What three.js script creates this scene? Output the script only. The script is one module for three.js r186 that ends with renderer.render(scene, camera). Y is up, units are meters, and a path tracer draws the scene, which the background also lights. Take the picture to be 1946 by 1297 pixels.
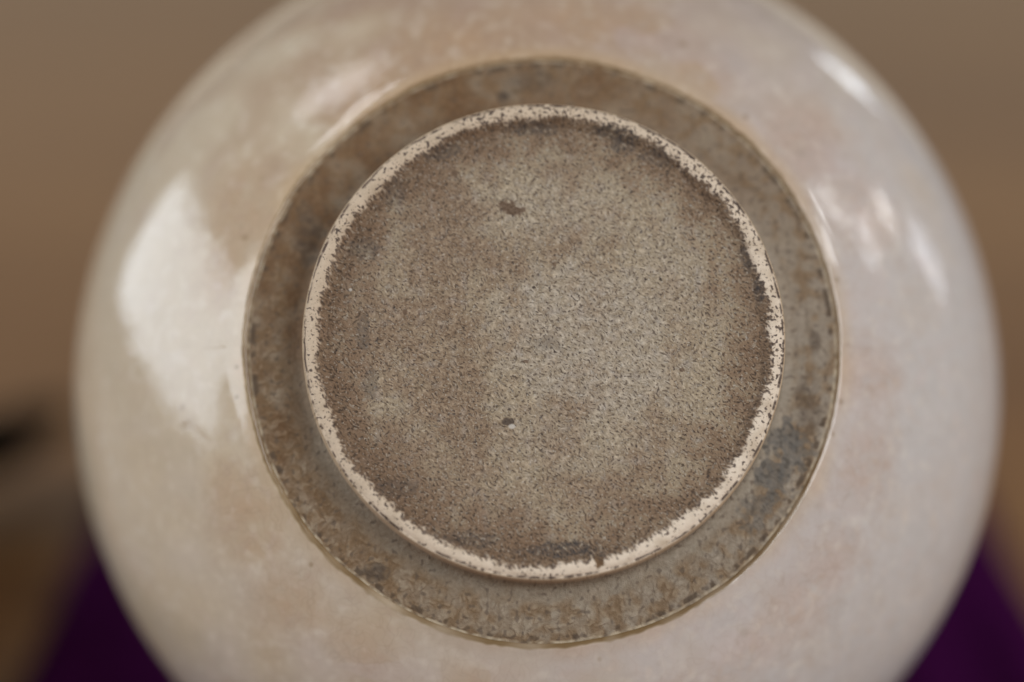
import * as THREE from 'three';
import { RectAreaLightUniformsLib } from 'three/addons/lights/RectAreaLightUniformsLib.js';
import { RoundedBoxGeometry } from 'three/addons/geometries/RoundedBoxGeometry.js';
import { mergeGeometries } from 'three/addons/utils/BufferGeometryUtils.js';

// ------------------------------------------------------------------ camera, exposure, light
const scene = new THREE.Scene();
const R = Math.PI / 180, mm = 0.001;
const camera = new THREE.PerspectiveCamera(18.06, 1946 / 1297, 0.02, 20);
const PITCH = 20 * R;
const LOOK = new THREE.Vector3(0, -Math.sin(PITCH), -Math.cos(PITCH));
const UP = new THREE.Vector3(0, Math.cos(PITCH), -Math.sin(PITCH));
const FOOT = new THREE.Vector3(0.006, 0.1421, 0.06);               // centre of the jar's foot
camera.position.copy(FOOT).addScaledVector(LOOK, -0.4).addScaledVector(UP, -0.0007);
camera.position.x = 0;
camera.up.set(0, 1, 0);
camera.lookAt(camera.position.clone().add(LOOK));
camera.focus = 0.4;
camera.userData.fStop = 2.35;

const renderer = new THREE.WebGLRenderer({ antialias: true });
renderer.toneMapping = THREE.LinearToneMapping;
renderer.toneMappingExposure = 1.0;
renderer.shadowMap.enabled = true;
RectAreaLightUniformsLib.init();
scene.background = new THREE.Color().setRGB(0.165, 0.163, 0.162);     // dim room round the table

// unseen windows and lights, placed for glaze reflections, foot light and wood sheen: [name, label, centre, faces, width, height, radiance, colour]
const UNSEEN_LIGHTS = [
  ['unseen_left_window', 'unseen wide low window left of the table, mirrored in the glaze', [-1.673, 0.735, -0.058], [-0.709, 0.735, -0.321], 1.79, 0.81, 3.8, [0.92, 1.0, 1.08]],  // out of view, set where the left highlight mirrors it
  ['unseen_high_light', 'unseen small light high up on the left, mirrored in the glaze', [-0.93, 1.75, -0.14], [-0.05, 0.15, 0], 0.34, 0.40, 3.8, [1.0, 1.0, 1.02]],  // out of view, placed for the upper-left highlight
  ['unseen_far_window', 'unseen small bright window at the far right, mirrored in the glaze', [1.80, 1.24, -2.2], [0, 0.15, 0], 0.28, 0.42, 6.2, [0.95, 1.0, 1.05]],  // out of view, sized for the upper-right highlight
  ['unseen_right_window', 'uppermost unseen small window on the right, mirrored in the glaze', [1.5, 1.36, 0.24], [0, 1.36, 0.24], 0.11, 0.15, 11.0, [1, 1, 1]],  // this and the next three: out of view, placed for the right highlights
  ['unseen_right_window', 'second unseen small window down on the right, mirrored in the glaze', [1.5, 1.08, 0.10], [0, 1.08, 0.10], 0.22, 0.20, 4.6, [1, 1, 1.02]],
  ['unseen_right_window', 'third unseen small window down on the right, mirrored in the glaze', [1.5, 0.97, -0.22], [0, 0.97, -0.22], 0.11, 0.16, 11.0, [1, 1, 1]],
  ['unseen_right_window', 'lowest unseen small window on the right, mirrored in the glaze', [1.5, 0.58, -0.42], [0, 0.58, -0.42], 0.20, 0.30, 3.6, [0.97, 0.98, 1.05]],
  ['unseen_front_light', 'unseen large light behind the viewer, lighting the foot and right side', [1.15, 1.15, 1.6], [0, 0.15, 0], 1.5, 1.3, 4.3, [0.98, 1.0, 1.02]],  // out of view, placed to light the foot and the right side
  ['unseen_back_light', 'unseen wide low light far behind the table, giving the wood its sheen', [0, 0.45, -2.75], [0, 0.45, 0], 3.4, 0.9, 0.47, [1.0, 0.86, 0.66]],  // out of view, placed to lift the sheen on the far wood
];

// ------------------------------------------------------------------ helpers
function seeded(s) { return () => { s |= 0; s = s + 0x6D2B79F5 | 0; let t = Math.imul(s ^ s >>> 15, 1 | s); t = t + Math.imul(t ^ t >>> 7, 61 | t) ^ t; return ((t ^ t >>> 14) >>> 0) / 4294967296; }; }
const rnd = seeded(71);
const PERM = new Uint8Array(1024);
{ const p = [...Array(256).keys()]; for (let i = 255; i > 0; i--) { const j = Math.floor(rnd() * (i + 1)); [p[i], p[j]] = [p[j], p[i]]; } for (let i = 0; i < 1024; i++) PERM[i] = p[i & 255]; }
const GX = new Float64Array(1024), GY = new Float64Array(1024), HX = new Float64Array(1024), HY = new Float64Array(1024), HZ = new Float64Array(1024);
for (let i = 0; i < 1024; i++) {
  const k = PERM[i] / 256 * 2 * Math.PI; GX[i] = 1.41 * Math.cos(k); GY[i] = 1.41 * Math.sin(k);
  const z = rnd() * 2 - 1, q = rnd() * 2 * Math.PI, s = Math.sqrt(1 - z * z); HX[i] = 1.41 * s * Math.cos(q); HY[i] = 1.41 * s * Math.sin(q); HZ[i] = 1.41 * z;
}
function n2(x, y) {                                                  // gradient noise, about -1..1
  const xi = Math.floor(x), yi = Math.floor(y), fx = x - xi, fy = y - yi, X = xi & 255, Y = yi & 255, gx = fx - 1, gy = fy - 1;
  const u = fx * fx * fx * (fx * (fx * 6 - 15) + 10), v = fy * fy * fy * (fy * (fy * 6 - 15) + 10), A = PERM[X] + Y, B = PERM[X + 1] + Y;
  const a = GX[A] * fx + GY[A] * fy, b = GX[B] * gx + GY[B] * fy, c = GX[A + 1] * fx + GY[A + 1] * gy, d = GX[B + 1] * gx + GY[B + 1] * gy;
  const p = a + u * (b - a), q = c + u * (d - c);
  return p + v * (q - p);
}
function n3(x, y, z) {
  const xi = Math.floor(x), yi = Math.floor(y), zi = Math.floor(z), X = xi & 255, Y = yi & 255, Z = zi & 255;
  x -= xi; y -= yi; z -= zi;
  const u = x * x * x * (x * (x * 6 - 15) + 10), v = y * y * y * (y * (y * 6 - 15) + 10), w = z * z * z * (z * (z * 6 - 15) + 10), x1 = x - 1, y1 = y - 1, z1 = z - 1;
  const A = PERM[X] + Y, AA = PERM[A] + Z, AB = PERM[A + 1] + Z, B = PERM[X + 1] + Y, BA = PERM[B] + Z, BB = PERM[B + 1] + Z;
  let a = HX[AA] * x + HY[AA] * y + HZ[AA] * z, b = HX[BA] * x1 + HY[BA] * y + HZ[BA] * z, c = HX[AB] * x + HY[AB] * y1 + HZ[AB] * z, d = HX[BB] * x1 + HY[BB] * y1 + HZ[BB] * z;
  const p = a + u * (b - a), q = c + u * (d - c), lo = p + v * (q - p);
  a = HX[AA + 1] * x + HY[AA + 1] * y + HZ[AA + 1] * z1; b = HX[BA + 1] * x1 + HY[BA + 1] * y + HZ[BA + 1] * z1; c = HX[AB + 1] * x + HY[AB + 1] * y1 + HZ[AB + 1] * z1; d = HX[BB + 1] * x1 + HY[BB + 1] * y1 + HZ[BB + 1] * z1;
  const r = a + u * (b - a), t = c + u * (d - c), hi = r + v * (t - r);
  return lo + w * (hi - lo);
}
const clamp = (x, a = 0, b = 1) => x < a ? a : x > b ? b : x;
const step = (a, b, x) => { const t = clamp((x - a) / (b - a)); return t * t * (3 - 2 * t); };
const lin = c => c <= 0.04045 ? c / 12.92 : Math.pow((c + 0.055) / 1.055, 2.4);
const srgb = c => c <= 0.0031308 ? c * 12.92 : 1.055 * Math.pow(c, 1 / 2.4) - 0.055;
function over(c, rgb, a) { c[0] += (rgb[0] - c[0]) * a; c[1] += (rgb[1] - c[1]) * a; c[2] += (rgb[2] - c[2]) * a; }
function texture(w, h, color, gain, paint) {                         // paint(i, j, c) sets c (0..255) and returns a height 0..1
  const px = new Uint8Array(w * h * 4), hb = new Uint8Array(w * h * 4), c = [0, 0, 0];
  for (let j = 0, o = 0; j < h; j++) for (let i = 0; i < w; i++, o += 4) {
    const e = clamp(paint(i, j, c)) * 255;
    for (let k = 0; k < 3; k++) px[o + k] = 255 * clamp(srgb(lin(clamp(c[k] / 255)) * gain)) + 0.5;
    hb[o] = hb[o + 1] = hb[o + 2] = e; px[o + 3] = hb[o + 3] = 255;
  }
  const make = d => { const t = new THREE.DataTexture(d, w, h); t.magFilter = t.minFilter = THREE.LinearFilter; t.wrapS = t.wrapT = THREE.RepeatWrapping; t.needsUpdate = true; return t; };
  const map = make(px); map.colorSpace = THREE.SRGBColorSpace;
  return { map, bumpMap: make(hb) };
}
const used = {};
function numbered(n) { const k = used[n] = (used[n] ?? -1) + 1; return k ? `${n}_${String(k).padStart(3, '0')}` : n; }
function tag(o, label, category, group) { o.userData = { label, category }; if (group) o.userData.group = group; return o; }
function part(name, geometry, material, parent) {
  const m = new THREE.Mesh(geometry, material); m.name = name; m.castShadow = m.receiveShadow = true; parent.add(m); return m;
}
function grid(rows, cols, put, uvOf) {                               // a sheet of quads; put(i, j) -> [x, y, z]
  const p = [], uv = [], ix = [];
  for (let i = 0; i <= rows; i++) for (let j = 0; j <= cols; j++) { const q = put(i, j); p.push(...q); uv.push(...uvOf(i, j, q)); }
  for (let i = 0; i < rows; i++) for (let j = 0; j < cols; j++) { const a = i * (cols + 1) + j, b = a + 1, c = a + cols + 1, d = c + 1; ix.push(a, b, c, b, d, c); }
  const g = new THREE.BufferGeometry();
  g.setAttribute('position', new THREE.Float32BufferAttribute(p, 3)); g.setAttribute('uv', new THREE.Float32BufferAttribute(uv, 2)); g.setIndex(ix);
  g.computeVertexNormals();
  return g;
}

// ------------------------------------------------------------------ the jar's shape (millimetres; foot at y = 0, mouth towards -y)
const EQ = 72, BA = 99.5;
const bodyR = d => BA * Math.pow(Math.max(0, 1 - Math.pow(Math.abs(d - EQ) / (d < EQ ? 70 : 100), d < EQ ? 2.36 : 2.2)), 1 / (d < EQ ? 2.36 : 2.2));
function revolve(profile, n, bend, uvOf) {                           // profile: [radius, y] from the axis outwards
  const rows = profile.length - 1;
  const g = grid(rows, n, (i, j) => {
    const a = (j % n) / n * 2 * Math.PI; let [r, y] = profile[i];
    [r, y] = bend ? bend(r, y, a) : [r, y];
    return [r * Math.cos(a) * mm, y * mm, r * Math.sin(a) * mm];
  }, (i, j, q) => uvOf(i, j, q, profile[i]));
  const nrm = g.attributes.normal;                                   // close the seam
  for (let i = 0; i <= rows; i++) {
    const a = i * (n + 1), b = a + n, v = [0, 1, 2].map(k => nrm.array[a * 3 + k] + nrm.array[b * 3 + k]), l = Math.hypot(...v) || 1;
    for (let k = 0; k < 3; k++) nrm.array[a * 3 + k] = nrm.array[b * 3 + k] = v[k] / l;
  }
  return g;
}
function smooth(points, per) {                                       // a curve through profile points
  const c = new THREE.CatmullRomCurve3(points.map(p => new THREE.Vector3(p[0], p[1], 0)), false, 'centripetal');
  return c.getPoints(per * (points.length - 1)).map(v => [v.x, v.y]);
}

// ------------------------------------------------------------------ clay of the foot: one sheet seen along the jar's axis, 124 mm wide
const SPAN = 124, CW = 1536;
const polar = a => [Math.cos(a) * 3.1, Math.sin(a) * 3.1];
const ringIn = a => { const [x, y] = polar(a); return 42.15 + 0.85 * n2(x * 1.3 + 7, y * 1.3) + 0.55 * n2(x * 5, y * 5 + 3) + 0.5 * Math.sin(a - 0.3) - 0.25 + 0.9 * Math.max(0, Math.cos(a + 1.1)); };
const bandOut = a => { const [x, y] = polar(a); return 56.55 + 0.24 * n2(x * 1.1 + 31, y * 1.1) + 0.09 * n2(x * 4, y * 4 + 9); };
const blobs = (list, x, z, wob) => { let m = 0; for (const [bx, bz, rx, rz, s] of list) { if (Math.abs(x - bx) > 1.9 * rx || Math.abs(z - bz) > 1.9 * rz) continue; const e = Math.hypot((x - bx) / rx, (z - bz) / rz) + wob * 0.4; if (e < 1.25) m = Math.max(m, s * (1 - step(0.7, 1.15, e))); } return m; };
const BROWN = [[-6.9, -25.2, 1.9, 1.1, 1], [-5.4, -24.3, 1.5, 1.0, 1], [-3.9, -24.6, 0.45, 0.6, 0.9], [-16.9, -31.7, 0.75, 0.85, 0.85], [-26, -5, 0.6, 0.5, 0.8], [-16, -26.5, 0.5, 0.5, 0.5], [2, -14, 0.4, 0.4, 0.7], [25.7, 5.9, 0.5, 0.5, 0.9], [-3.5, 4.4, 0.5, 0.4, 0.8]];
const SOOT = [[15.4, -38.2, 2.6, 2.8, 0.75], [13, -40, 4.5, 1.5, 0.7], [22, -35, 4, 2.2, 0.5], [-33.4, -17, 3.4, 2.2, 0.45], [-28, -28, 3, 2.5, 0.4], [38.4, -16, 1.5, 4, 0.6], [40.4, -9.5, 1.2, 2.5, 0.8], [-2, -40.5, 5, 1.5, 0.6], [-20, -36, 4, 1.6, 0.5], [-32.5, 8.5, 1.6, 3, 0.4], [-34, -1, 1.6, 4, 0.45], [3.5, 39.4, 8.5, 1.5, 0.8], [-14, 37.5, 6, 1.6, 0.5], [-28, 28, 4, 2, 0.4], [1, 1, 2.4, 1.8, 0.3]];
const PALE = [[7, -2, 17, 13, 0.8], [12, 6, 15, 10, 0.8], [2, -24, 15, 6, 0.35], [24, -12, 8, 13, 0.35], [8, 18, 15, 7, 0.3]];
const CHIP = 76.5 * R;
const clay = texture(CW, CW, null, 1.36, (i, j, c) => {
  const x = ((i + 0.5) / CW - 0.5) * SPAN, z = ((j + 0.5) / CW - 0.5) * SPAN, r = Math.hypot(x, z), a = Math.atan2(z, x);
  const s = x * 0.77 + z * 0.64, t = -x * 0.64 + z * 0.77;            // grain lies slantwise
  let h = 0.5;
  if (r > 58.5) { c[0] = 130; c[1] = 115; c[2] = 98; return h; }
  const wx = 0.5 * n2(x * 0.55, z * 0.55 + 40), wz = 0.5 * n2(x * 0.55 + 90, z * 0.55);
  const low = n2(x * 0.085 + 3, z * 0.085 + 8), midn = n2(x * 0.27 + 5, z * 0.27), m2 = n2(x * 0.7 + 15, z * 0.7 + 2);
  const f1 = n2((s + wx) * 0.95, (t + wz) * 1.7), f2 = n2((s + wz) * 1.9 + 50, (t + wx) * 3.3), f3 = n2(x * 4.6 + 9, z * 4.6), f4 = n2((s - wx) * 1.5 + 70, (t + wz) * 2.9 + 20);
  const rIn = ringIn(a) + 0.5 * f1 + 0.3 * f2 + 0.4 * m2;
  const bo = bandOut(a);
  if (r < 45.5) {                                                    // ---- disc
    c[0] = 157; c[1] = 140; c[2] = 117;
    const edge = r + 3.2 * midn + 2.2 * m2 + 1.6 * low;
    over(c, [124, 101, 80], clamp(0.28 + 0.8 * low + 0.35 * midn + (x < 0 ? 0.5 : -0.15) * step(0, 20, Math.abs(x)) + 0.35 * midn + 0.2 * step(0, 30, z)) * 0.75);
    over(c, [166, 153, 137], blobs(PALE, x, z, midn + 0.6 * m2) * (0.65 + 0.5 * m2));
    over(c, [156, 146, 140], clamp(n2(x * 0.5 + 60, z * 0.5 + 60) * 0.7 - 0.1) * 0.7);
    const tone = 30 * f1 + 21 * f2 + 12 * f3 + 12 * m2 + 7 * midn; c[0] += tone; c[1] += tone; c[2] += tone * 0.95;
    over(c, [112, 86, 64], step(0.0, 0.6, edge / 12 - 2.75 + 0.5 * f1) * 0.55);              // brown dirt gathered along the rim
    over(c, [84, 65, 49], step(0.0, 0.9, f4 * 0.7 + 0.4 * f2 + 0.5 * m2 + (edge - 36) * 0.06) * 0.66);
    over(c, [66, 54, 45], step(0.12, 0.75, f4 + 0.5 * f2) * 0.62);                              // pits
    over(c, [60, 50, 44], step(0.45, 0.7, n2(x * 1.3 + 33, z * 1.3) * 0.8 + f2 * 0.4) * 0.75);
    over(c, [178, 168, 155], step(0.3, 0.7, -f1 + 0.4 * f3) * 0.5);                          // pale grog
    over(c, [192, 186, 176], step(0.46, 0.6, n2(x * 2.1 + 80, z * 2.1 + 5) * 0.9 + 0.2 * f3) * 0.5);
    const soot = blobs(SOOT, x, z, midn + m2);
    over(c, [62, 56, 54], clamp(soot * (0.62 + 0.9 * f1 + 0.5 * f2)) * 0.85);
    const flake = blobs(BROWN, x, z, m2 + 0.9 * f1 + 0.5 * f2); over(c, [88, 67, 51], flake * clamp(0.8 + 0.4 * f2));
    const pit = blobs([[-6.8, 15.7, 1.3, 0.75, 1]], x, z, 0.7 * f1); over(c, [72, 60, 51], pit * 0.8);
    over(c, [190, 182, 172], blobs([[-6.0, 16.6, 0.7, 0.5, 1], [-36.3, -9.2, 0.35, 0.35, 1]], x, z, 0.4 * f1) * 0.85);
    h = 0.5 + 0.14 * f1 + 0.10 * f2 + 0.05 * f3 - 0.25 * step(0.3, 0.6, f4 + 0.35 * f2) + 0.12 * flake - 0.35 * pit + 0.08 * midn;
  }
  if (r >= rIn - 0.5 && r < 46.2) {                                  // ---- worn ring
    const w = step(rIn - 0.65, rIn + 0.7, r), k = [196, 175, 151];
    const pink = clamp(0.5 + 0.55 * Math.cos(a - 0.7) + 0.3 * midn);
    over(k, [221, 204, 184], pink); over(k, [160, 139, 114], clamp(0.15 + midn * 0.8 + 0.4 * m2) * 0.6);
    const tone = 6 * f2 + 5 * f3 + 5 * m2; k[0] += tone; k[1] += tone; k[2] += tone;
    const dense = clamp(0.66 + 0.3 * low - 0.22 * Math.sin(a - 0.5) + 0.25 * n2(x * 0.2 + 44, z * 0.2));
    over(k, [66, 54, 48], step(0.62, 0.84, n2(x * 1.35 + 12, z * 1.35 + 64) * 0.8 + 0.35 * f1 + dense * 0.5) * 0.8);
    over(k, [92, 72, 56], step(0.62, 0.85, n2(x * 2.2 + 120, z * 2.2) * 0.8 + 0.2 * f2 + dense * 0.45) * 0.6);
    over(k, [58, 47, 43], step(0.5, 0.9, f4 + f1 * 0.5 + 0.75 - (r - rIn) * 0.9) * 0.6);
    const [ax, ay] = polar(a), line = 1 - step(0.05, 0.30, Math.abs(r - 44.62 - 0.14 * n2(ax * 2 + 5, ay * 2) - 0.1 * n2(ax * 9, ay * 9)) - 0.12 * n2(ax * 3.1 + 60, ay * 3.1));
    over(k, [62, 48, 40], line * step(-0.3, 0.35, 0.7 * n2(ax * 8 + 70, ay * 8) + 0.5 * n2(ax * 17, ay * 17) + 0.55 * n2(ax * 1.7, ay * 1.7 + 20)) * 0.8);
    over(k, [172, 148, 118], step(44.75, 44.95, r) * 0.75);
    let da = a - CHIP; da = Math.atan2(Math.sin(da), Math.cos(da)) * 42.5;
    const chip = (1 - step(0.55, 0.85, Math.abs(da) + 0.25 * m2)) * step(40.4, 40.9, r) * (1 - step(43.6, 44.2, r + 0.4 * m2));
    over(k, [104, 78, 52], chip * 0.95); over(k, [62, 46, 36], chip * step(0.1, 0.4, f1));
    let dc = a - 150 * R; dc = Math.atan2(Math.sin(dc), Math.cos(dc)) * 41;                   // hairline crack, lower left
    const crack = (1 - step(1.7, 2.4, Math.abs(dc))) * (1 - step(0.1, 0.26, Math.abs(r - 41.1 - 0.12 * dc + 0.25 * n2(dc * 1.2, 4))));
    over(k, [46, 38, 34], crack);
    over(c, k, w);
    h = h * (1 - w) + w * (0.58 + 0.05 * f2 + 0.05 * m2 - 0.25 * line * 0.6 - 0.3 * chip - 0.3 * crack);
  }
  if (r >= 45.2) {                                                   // ---- bare band round the foot
    const w = step(45.2, 45.6, r), k = [138, 121, 101], e = r - 45.5;
    const out = clamp(e / 11);
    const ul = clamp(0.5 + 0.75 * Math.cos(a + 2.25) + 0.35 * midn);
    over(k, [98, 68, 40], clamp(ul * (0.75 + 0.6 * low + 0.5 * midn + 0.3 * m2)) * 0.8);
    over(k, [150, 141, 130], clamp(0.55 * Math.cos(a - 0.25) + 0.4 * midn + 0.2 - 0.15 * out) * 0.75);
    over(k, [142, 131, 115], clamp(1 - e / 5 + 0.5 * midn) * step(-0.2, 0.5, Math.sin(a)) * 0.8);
    over(k, [112, 85, 56], step(-0.15, 0.55, n2(x * 0.33 + 21, z * 0.33 + 70) + (Math.sin(a) > 0 ? 0.15 : 0) + 0.3 * m2) * 0.55 * step(1.5, 5, e));
    const worm = Math.abs(n2((x + wx * 2) * 0.5 + 200, (z + wz * 2) * 0.5)), w2 = Math.abs(n2((x - wx) * 0.8 + 240, (z + wz) * 0.8 + 10));
    const crawl = clamp(step(2.5, 5.5, e + midn) * clamp(0.35 + 0.7 * Math.cos(a - 2.0)) + 0.15);
    over(k, [92, 74, 54], (1 - step(0.0, 0.24, Math.min(worm, w2 + 0.05))) * crawl * clamp(0.6 + m2) * 0.34);
    over(k, [176, 163, 143], step(0.3, 0.7, worm + 0.4 * w2 + 0.2 * m2) * crawl * 0.26);
    const tone = 10 * m2 + 9 * n2(x * 1.5, z * 1.5 + 31) + 5 * f3; k[0] += tone; k[1] += tone; k[2] += tone;
    over(k, [78, 66, 56], step(0.25, 0.75, n2(x * 0.9 + 10, z * 0.9 + 99) + 0.2 * m2 + 0.18 * step(8, 11, e)) * 0.5);
    const blue = blobs([[46.5, 19.5, 4.0, 4.4, 0.8], [43.6, 25.5, 3.8, 4.2, 0.8], [40.5, 31, 3.4, 4, 0.5]], x, z, 2.0 * midn + 1.6 * m2);
    over(k, [101, 96, 90], clamp(blue * (0.95 + 0.6 * m2))); over(k, [68, 63, 57], clamp(blue * 1.3) * step(0.05, 0.5, n2(x * 0.9 + 77, z * 0.9) + 0.4 * f1) * 0.5);
    over(k, [70, 58, 48], blobs([[-7.7, -48.5, 1.1, 1.3, 0.9], [-2, -52, 6, 2.5, 0.35], [-45, -21, 3, 6, 0.5], [-31.5, 43.5, 2.6, 1.8, 0.7], [50.5, 12, 2.5, 6, 0.4], [52, -1, 1.2, 3, 0.5]], x, z, m2 + midn) * clamp(0.8 + m2));
    over(k, [72, 58, 45], step(0.05, 0.4, n2(polar(a)[0] * 8 + 7, polar(a)[1] * 8) + 0.4 * m2) * step(bo - 2.0, bo - 1.4, r) * (1 - step(bo - 0.9, bo - 0.6, r)) * 0.7);
    over(k, [176, 160, 136], step(bo - 0.85, bo - 0.45, r) * clamp(0.55 + 0.9 * m2 + 0.5 * midn));
    over(k, [96, 78, 55], step(bo - 0.28, bo - 0.02, r) * clamp(0.55 + 0.8 * n2(x * 0.5 + 3, z * 0.5)));
    over(c, k, w);
    h = h * (1 - w) + w * (0.5 + 0.1 * m2 + 0.08 * n2(x * 1.5, z * 1.5 + 31) + 0.2 * crawl * (step(0.0, 0.4, worm) - 0.5) + 0.12 * midn + 0.08 * f3 + 0.04 * f3);
  }
  return h;
});
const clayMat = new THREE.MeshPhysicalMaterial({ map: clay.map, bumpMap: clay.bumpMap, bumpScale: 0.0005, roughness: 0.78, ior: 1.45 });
const clayUV = (i, j, q) => [q[0] / mm / SPAN + 0.5, q[2] / mm / SPAN + 0.5];

// ------------------------------------------------------------------ glaze of the body: u round the jar, v along its profile
const outer = [[56.25, -10.85], [56.45, -10.52], [56.75, -10.36], [57.15, -10.33], [57.6, -10.48]];
for (let d = 10.75; d < 152; d += d < 30 ? 0.8 : 1.6) if (bodyR(d) > 58) outer.push([bodyR(d), -d]);
const lastD = -outer[outer.length - 1][1];
outer.push([57.6, -lastD - 2], [57.2, -lastD - 5], [58.2, -lastD - 8], [59.6, -lastD - 10.5], [59.4, -lastD - 12], [57.8, -lastD - 12.4]);
const inner = [];
for (let d = lastD + 6; d > 18; d -= 3) inner.push([Math.max(53.5, bodyR(d) - 4.5), -d]);
inner.push([40, -15], [20, -13], [0.01, -12.5]);
const arc = [0]; for (let i = 1; i < outer.length; i++) arc.push(arc[i - 1] + Math.hypot(outer[i][0] - outer[i - 1][0], outer[i][1] - outer[i - 1][1]));
const ARC = arc[arc.length - 1];
const BW = 2048, BH = 1024;
const along = v => { const t = v * ARC; let i = 1; while (i < arc.length - 1 && arc[i] < t) i++; const k = (t - arc[i - 1]) / (arc[i] - arc[i - 1]); return [outer[i - 1][0] + k * (outer[i][0] - outer[i - 1][0]), outer[i - 1][1] + k * (outer[i][1] - outer[i - 1][1])]; };
const rowsAt = [...Array(BH)].map((_, j) => along((j + 0.5) / BH));
// stains: [angle in degrees, radius mm, size mm, strength]
const SPOTS = [[200.5, 61.5, 0.9, 0.7], [211.5, 64, 0.8, 0.35], [176, 58.6, 0.6, 0.7], [170.5, 59.3, 0.6, 0.7], [171, 70.5, 0.9, 0.6], [168, 70, 1.8, 0.35], [136.5, 60.4, 0.6, 0.7], [294.5, 67.5, 1.0, 0.6], [311, 60.5, 0.9, 0.6], [347, 58.2, 0.8, 0.6], [322, 64, 2.4, 0.2], [55, 66, 1.4, 0.25], [10.5, 58, 0.8, 0.6], [17, 57.8, 0.6, 0.6], [233, 70, 1.6, 0.3], [80, 60.2, 0.6, 0.4], [30, 61, 1.4, 0.2]];
const spotAt = SPOTS.map(([a, r, s, k]) => [r * Math.cos(a * R), r * Math.sin(a * R), s, k]);
const CLOUDS = [[255, 64, 17, 8, 1], [275, 66, 20, 8, 0.9], [285, 68, 16, 7, 0.8], [236, 62, 10, 6, 0.9], [300, 63, 9, 6, 0.6], [322, 66, 12, 10, 0.8], [335, 69, 10, 8, 0.6], [205, 66, 14, 9, 0.8], [195, 64, 10, 6, 0.7], [150, 66, 13, 8, 0.8], [135, 68, 12, 9, 0.7], [120, 68, 12, 7, 0.7], [20, 66, 12, 6, 0.6], [40, 69, 14, 6, 0.8], [55, 70, 14, 6, 0.6], [70, 72, 12, 6, 0.6], [5, 63, 8, 8, 0.6], [100, 66, 10, 6, 0.5]]
  .map(([a, r, sa, sr, k]) => [a * R, r, sa, sr, k]);
const glaze = texture(BW, BH, null, 1.56, (i, j, c) => {
  const a = (i + 0.5) / BW * 2 * Math.PI, [r, y] = rowsAt[j], ca = Math.cos(a), sa = Math.sin(a), x = r * ca, z = r * sa;
  const low = n3(x * 0.03, y * 0.03, z * 0.03), mid = n3(x * 0.085 + 9, y * 0.085, z * 0.085), m2 = n3(x * 0.22, y * 0.22 + 7, z * 0.22), f = n3(x * 0.6 + 3, y * 0.6, z * 0.6), ff = n3(x * 1.5, y * 1.5, z * 1.5 + 5);
  c[0] = 178; c[1] = 161; c[2] = 138;
  over(c, [142, 112, 89], clamp(-1.5 * sa + 0.7 * mid - 0.8) * 0.95);  // brown top; part of its shading is put into this colour
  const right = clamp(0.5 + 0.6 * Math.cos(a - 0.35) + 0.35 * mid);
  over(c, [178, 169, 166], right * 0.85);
  over(c, [175, 171, 167], clamp(0.9 * Math.cos(a - 0.55) + 0.5 * mid - 0.15) * step(60, 74, r) * 0.7);  // soft grey reflection at lower right, put into the glaze colour
  if (y < -95) { c[0] += 3 * m2; c[1] += 3 * m2; c[2] += 3 * m2; return 0.5 + 0.3 * m2 + 0.3 * mid; }
  let cl = 0;
  if (y > -60) for (const [ba, br, s1, s2, k] of CLOUDS) { if (Math.abs(r - br) > 1.9 * s2) continue; let d = a - ba; d = Math.atan2(Math.sin(d), Math.cos(d)) * r; const e = Math.hypot(d / s1, (r - br) / s2) + 0.5 * mid + 0.5 * m2 + 0.35 * f; if (e < 1.4) cl = Math.max(cl, k * (1 - step(0.25, 1.35, e))); }
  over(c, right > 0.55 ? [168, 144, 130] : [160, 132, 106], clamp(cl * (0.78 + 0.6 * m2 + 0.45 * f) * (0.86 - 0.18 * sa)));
  over(c, [176, 150, 140], clamp(0.5 * mid + 0.5 * m2 - 0.05) * right * 0.5);
  over(c, [197, 187, 174], clamp(n3(x * 0.38 + 70, y * 0.38, z * 0.38) * 0.9 + 0.4 * f - 0.12) * 0.6);
  over(c, [164, 141, 124], clamp(n3(x * 0.34 + 20, y * 0.34 + 70, z * 0.34) * 0.9 + 0.4 * f - 0.1) * 0.75 * clamp(0.4 + cl));
  over(c, [178, 148, 112], (1 - step(57.2, 61 + 2 * mid, r)) * (y > -20 ? 1 : 0) * clamp(0.55 + 0.5 * mid - 0.35 * sa) * 0.6);
  const crackle = Math.min(Math.abs(n3(x * 0.33 + 40, y * 0.33, z * 0.33)), Math.abs(n3(x * 0.4, y * 0.4 + 80, z * 0.4)));
  over(c, [140, 116, 98], (1 - step(0.01, 0.06, crackle)) * (0.08 + 0.16 * cl));
  const tone = 3.5 * m2 + 2.5 * f + 2 * ff; c[0] += tone; c[1] += tone; c[2] += tone;
  if (y > -70) for (const [sx, sz, s, k] of spotAt) { const e = Math.hypot(x - sx, z - sz) / s + 0.3 * f; if (e < 1.2) over(c, [118, 94, 70], 0.62 * k * (1 - step(0.1, 1.2, e))); }
  if (y > -12.5) { const low_left = clamp(0.35 + 0.6 * Math.cos(a - 2.3)), rim = 1 - step(56.75 + 0.35 * low_left, 57.25 + 0.5 * low_left, r + 0.3 * m2 + 0.2 * f); over(c, [112, 90, 61], rim * clamp(0.8 + 0.5 * mid + 0.5 * m2)); }
  return 0.5 + 0.19 * m2 + 0.05 * f + 0.40 * mid;
});
const glazeMat = new THREE.MeshPhysicalMaterial({ map: glaze.map, bumpMap: glaze.bumpMap, bumpScale: 0.00016, roughness: 0.105, ior: 1.6 });

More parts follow.
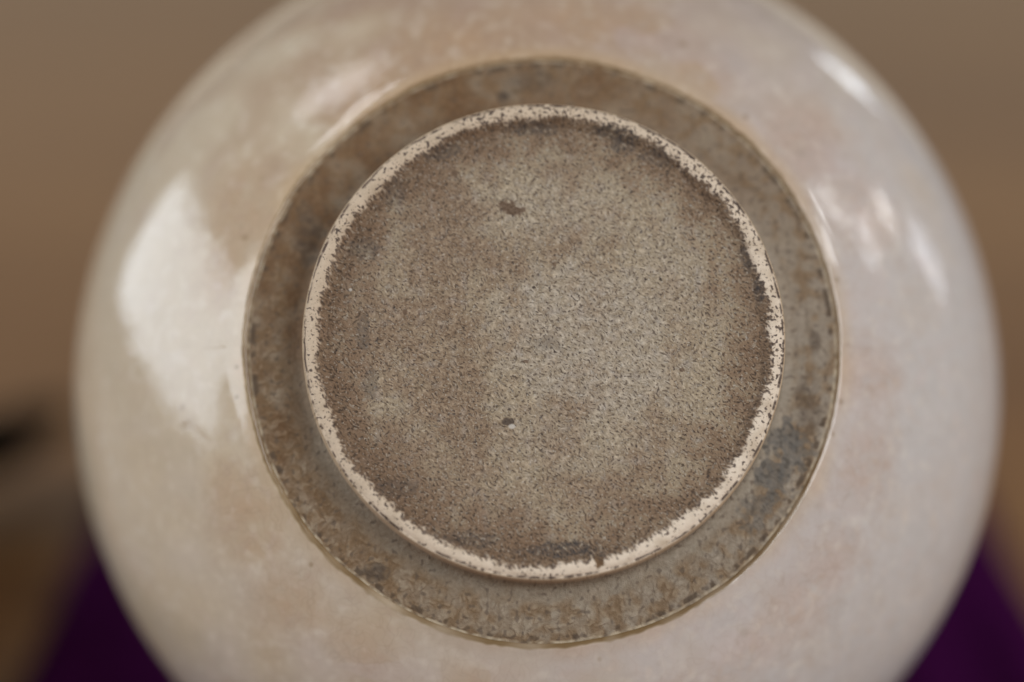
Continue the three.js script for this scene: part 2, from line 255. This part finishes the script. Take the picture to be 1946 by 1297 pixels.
// ------------------------------------------------------------------ jar: lies on its side on the cloth, foot towards the viewer and raised
const jar = new THREE.Group(); jar.name = 'stoneware_jar';
tag(jar, 'cream glazed round jar lying on the purple cloth with its bare brown foot turned up', 'jar');
{
  const A = LOOK.clone().multiplyScalar(-Math.cos(9 * R)).addScaledVector(UP, Math.sin(9 * R)).add(new THREE.Vector3(Math.sin(0.5 * R), 0, 0)).normalize();
  const Z = new THREE.Vector3(1, 0, 0).cross(A).normalize(), X = A.clone().cross(Z);
  jar.matrixAutoUpdate = true; jar.position.copy(FOOT); jar.quaternion.setFromRotationMatrix(new THREE.Matrix4().makeBasis(X, A, Z));
  scene.add(jar);
  const wave = (r, y, a) => { const [px, py] = polar(a); return [r, y + 0.12 * n2(px * 0.5 + 4, py * 0.5)]; };
  // base: shallow recessed disc, slightly domed
  const disc = []; for (let k = 0; k <= 40; k++) { const r = 0.01 + 40.4 * k / 40; disc.push([r, -1.55 + 0.5 * (1 - (r / 40.4) ** 2)]); }
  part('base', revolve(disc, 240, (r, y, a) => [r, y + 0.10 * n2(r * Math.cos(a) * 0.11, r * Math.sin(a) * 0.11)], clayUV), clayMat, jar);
  // foot ring with a small chip
  const ring = smooth([[40.35, -1.6], [40.75, -1.42], [41.3, -0.9], [41.9, -0.3], [42.5, -0.02], [43.4, 0.0], [44.05, -0.22], [44.35, -0.42], [44.62, -0.45], [44.95, -0.75], [45.2, -1.7], [45.35, -3.0]], 4);
  part('foot_ring', revolve(ring, 720, (r, y, a) => {
    const [px, py] = polar(a), d = Math.atan2(Math.sin(a - CHIP), Math.cos(a - CHIP)) * 42.5;
    const dip = 0.5 * Math.exp(-((d / 0.62) ** 4)) * step(40.6, 41.3, r) * (1 - step(43.5, 44.3, r));
    return [r + 0.10 * n2(px * 1.2, py * 1.2) + (r < 42 ? 0.25 * n2(px * 3 + 8, py * 3) * step(40.4, 41.2, r) : 0), y + 0.12 * n2(px * 0.5 + 4, py * 0.5) + 0.05 * n2(px * 3.5, py * 3.5 + 2) - dip];
  }, clayUV), clayMat, jar);
  const band = smooth([[45.3, -2.9], [45.45, -5.0], [45.7, -7.2], [46.3, -8.7], [47.6, -9.5], [49.6, -9.7], [52, -9.85], [54.3, -10.15], [56.0, -10.5], [56.9, -10.8], [57.6, -11.3]], 4);
  part('unglazed_band', revolve(band, 360, (r, y, a) => [r, y + 0.16 * n2(r * Math.cos(a) * 0.2, r * Math.sin(a) * 0.2) * step(46, 48, r) * (1 - step(55, 56.5, r))], clayUV), clayMat, jar);
  const lip = (r, y, a) => { const k = (1 - step(57.2, 63, r)) * (y > -20 ? 1 : 0); return [r + k * (bandOut(a) - 56.55) * 1.0, y + 0.25 * n3(r * Math.cos(a) * 0.035, y * 0.035, r * Math.sin(a) * 0.035)]; };
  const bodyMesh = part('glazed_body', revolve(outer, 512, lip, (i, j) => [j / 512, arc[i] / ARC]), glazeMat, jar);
  const inMat = new THREE.MeshPhysicalMaterial({ color: new THREE.Color().setRGB(0.46, 0.40, 0.33), roughness: 0.3 });
  part('jar_interior', revolve(inner, 128, null, (i, j) => [j / 128, i / inner.length]), inMat, jar);
}

// ------------------------------------------------------------------ wooden table top
const wood = texture(2048, 1024, null, 1.5, (i, j, c) => {
  const x = i / 2048 * 2.4, z = j / 1024 * 2.2;                       // metres
  const w = 0.03 * n2(x * 1.4, z * 2.5);
  const g1 = 0.6 * n2(x * 1.1 + 3, (z + w) * 14) + 0.9 * n2(x * 0.7 + 40, (z + w) * 5.5 + 2), g2 = n2(x * 2.4, (z + w) * 42 + 9), g3 = n2(x * 6, (z + w) * 150), g4 = n2(x * 0.8 + 20, z * 3);
  c[0] = 124; c[1] = 86; c[2] = 47;
  over(c, [101, 66, 34], clamp(0.45 + 0.6 * g1 + 0.4 * g2 + 0.3 * g4) * 0.8);
  over(c, [142, 104, 66], clamp(0.7 * g4 - 0.5 * g1 + 0.3 * g2) * 0.7);
  over(c, [72, 45, 28], step(0.25, 0.6, g3 + 0.4 * g2) * 0.55);
  return 0.5 + 0.2 * g3 + 0.1 * g2;
});
const woodMat = new THREE.MeshPhysicalMaterial({ map: wood.map, bumpMap: wood.bumpMap, bumpScale: 0.0002, roughness: 0.36, ior: 1.5 });
{
  const g = new RoundedBoxGeometry(2.4, 0.04, 2.2, 3, 0.006), p = g.attributes.position, uv = g.attributes.uv;
  for (let k = 0; k < p.count; k++) uv.setXY(k, p.getX(k) / 2.4 + 0.5, p.getZ(k) / 2.2 + 0.5);
  const t = part('tabletop', g, woodMat, scene); t.position.set(0, -0.02, -0.75);
  t.userData = { kind: 'structure', label: 'brown wooden tabletop with grain running across' };
}

// ------------------------------------------------------------------ purple cloth under the jar
{
  const x0 = -0.129, x1 = 0.147, z0 = -0.36, z1 = 0.13, NX = 120, NZ = 120, T = 0.0055;
  const top = (x, z) => {
    const e = Math.min(x - x0, x1 - x, z - z0, z1 - z), rim = Math.sqrt(clamp(1 - (1 - clamp(e / 0.006)) ** 2));
    const fold = 0.005 * Math.exp(-(((x - 0.131 - 0.03 * (z + 0.1)) / 0.006) ** 2)) + 0.003 * Math.exp(-(((x - 0.108 + 0.04 * (z + 0.1)) / 0.006) ** 2)) + 0.004 * Math.exp(-(((x + 0.116 + 0.04 * (z + 0.1)) / 0.006) ** 2));
    return Math.max(0.0006, rim * (T + fold + 0.0005 * n2(x * 40, z * 14)));
  };
  const bend = z => 0.0022 * n2(z * 9, 3);
  const g = grid(NZ, NX, (i, j) => {
    const ez = k => k < 10 ? k * 0.0006 : k > NZ - 10 ? (z1 - z0) - (NZ - k) * 0.0006 : 0.006 + (k - 10) / (NZ - 20) * (z1 - z0 - 0.012);
    const ex = k => k < 10 ? k * 0.0006 : k > NX - 10 ? (x1 - x0) - (NX - k) * 0.0006 : 0.006 + (k - 10) / (NX - 20) * (x1 - x0 - 0.012);
    const x = x0 + ex(j), z = z0 + ez(i); return [x + bend(z), top(x, z), z];
  }, (i, j) => [j / NX * 4, i / NZ * 7]);
  const weave = texture(256, 256, null, 1, (i, j, c) => {
    const t = (((i >> 1) + (j >> 1)) & 1) * 8 - 4 + 8 * n2(i * 0.05, j * 0.05); c[0] = 62 + t * 0.7; c[1] = 12 + t * 0.2; c[2] = 60 + t * 0.7; return 0.5 + t / 30;
  });
  const m = new THREE.MeshPhysicalMaterial({ map: weave.map, bumpMap: weave.bumpMap, bumpScale: 0.0001, roughness: 1.0, specularIntensity: 0.04 });
  const cloth = part('purple_cloth', g, m, scene); tag(cloth, 'dark purple folded cloth lying on the table under the jar', 'cloth');
}

// ------------------------------------------------------------------ black strap lying at the left edge
{
  const c = new THREE.CatmullRomCurve3([[-0.135, 0.018, 0.07], [-0.155, 0.018, -0.03], [-0.175, 0.018, -0.085], [-0.235, 0.018, -0.12], [-0.265, 0.019, -0.135], [-0.225, 0.022, -0.126], [-0.192, 0.023, -0.145], [-0.168, 0.023, -0.165], [-0.150, 0.020, -0.200]].map(p => new THREE.Vector3(...p)));
  const N = 160, half = 0.023, th = 0.010, prof = [];
  for (let k = 0; k < 24; k++) { const a = k / 24 * 2 * Math.PI, s = Math.sign(Math.cos(a)) * Math.abs(Math.cos(a)) ** 0.5; prof.push([s * half, Math.sin(a) * th]); }
  const pts = c.getSpacedPoints(N), up = new THREE.Vector3(0, 1, 0);
  const g = grid(N, 24, (i, j) => {
    const t = c.getTangentAt(i / N), side = new THREE.Vector3().crossVectors(t, up).normalize(), [s, h] = prof[j % 24].map(v => v * (0.55 + 0.45 * clamp((N - i) / 12)));
    const lean = 0.35; return pts[i].clone().addScaledVector(side, s * Math.cos(lean)).add(new THREE.Vector3(0, s * Math.sin(lean) + h, 0)).toArray();
  }, (i, j) => [i / 8, j / 24]);
  const m = new THREE.MeshPhysicalMaterial({ color: new THREE.Color().setRGB(0.012, 0.009, 0.007), roughness: 1.0, ior: 1.04 });
  const s = part('black_strap', g, m, scene); tag(s, 'thick black strap curling on the wood at the left edge', 'strap');
}

// ------------------------------------------------------------------ the unseen windows and lights, built as framed panes
const frameMat = new THREE.MeshStandardMaterial({ color: new THREE.Color().setRGB(0.16, 0.10, 0.06), roughness: 0.6 });
for (const [name, label, at, face, w, h, radiance, rgb] of UNSEEN_LIGHTS) {
  const o = new THREE.Group(); o.name = numbered(name); tag(o, label, 'window', name === 'unseen_right_window' ? 'unseen small windows on the right' : undefined);
  o.position.set(...at); o.lookAt(...face); scene.add(o);
  const b = 0.035, bar = (sx, sy, x, y) => new THREE.BoxGeometry(sx, sy, 0.05).translate(x, y, -0.005);
  part('frame', mergeGeometries([bar(w + 2 * b, b, 0, h / 2 + b / 2), bar(w + 2 * b, b, 0, -h / 2 - b / 2), bar(b, h, w / 2 + b / 2, 0), bar(b, h, -w / 2 - b / 2, 0)]), frameMat, o);
  const col = new THREE.Color().setRGB(...rgb);
  const pane = part('pane', new THREE.BoxGeometry(w, h, 0.006), new THREE.MeshStandardMaterial({ color: 0x000000, emissive: col, emissiveIntensity: 0.1, roughness: 0.9 }), o);
  pane.castShadow = false;
  const l = new THREE.RectAreaLight(col, radiance, w, h); l.name = 'unseen_light'; l.position.z = 0.006; l.rotation.y = Math.PI; o.add(l);
}

scene.updateMatrixWorld(true);
renderer.render(scene, camera);
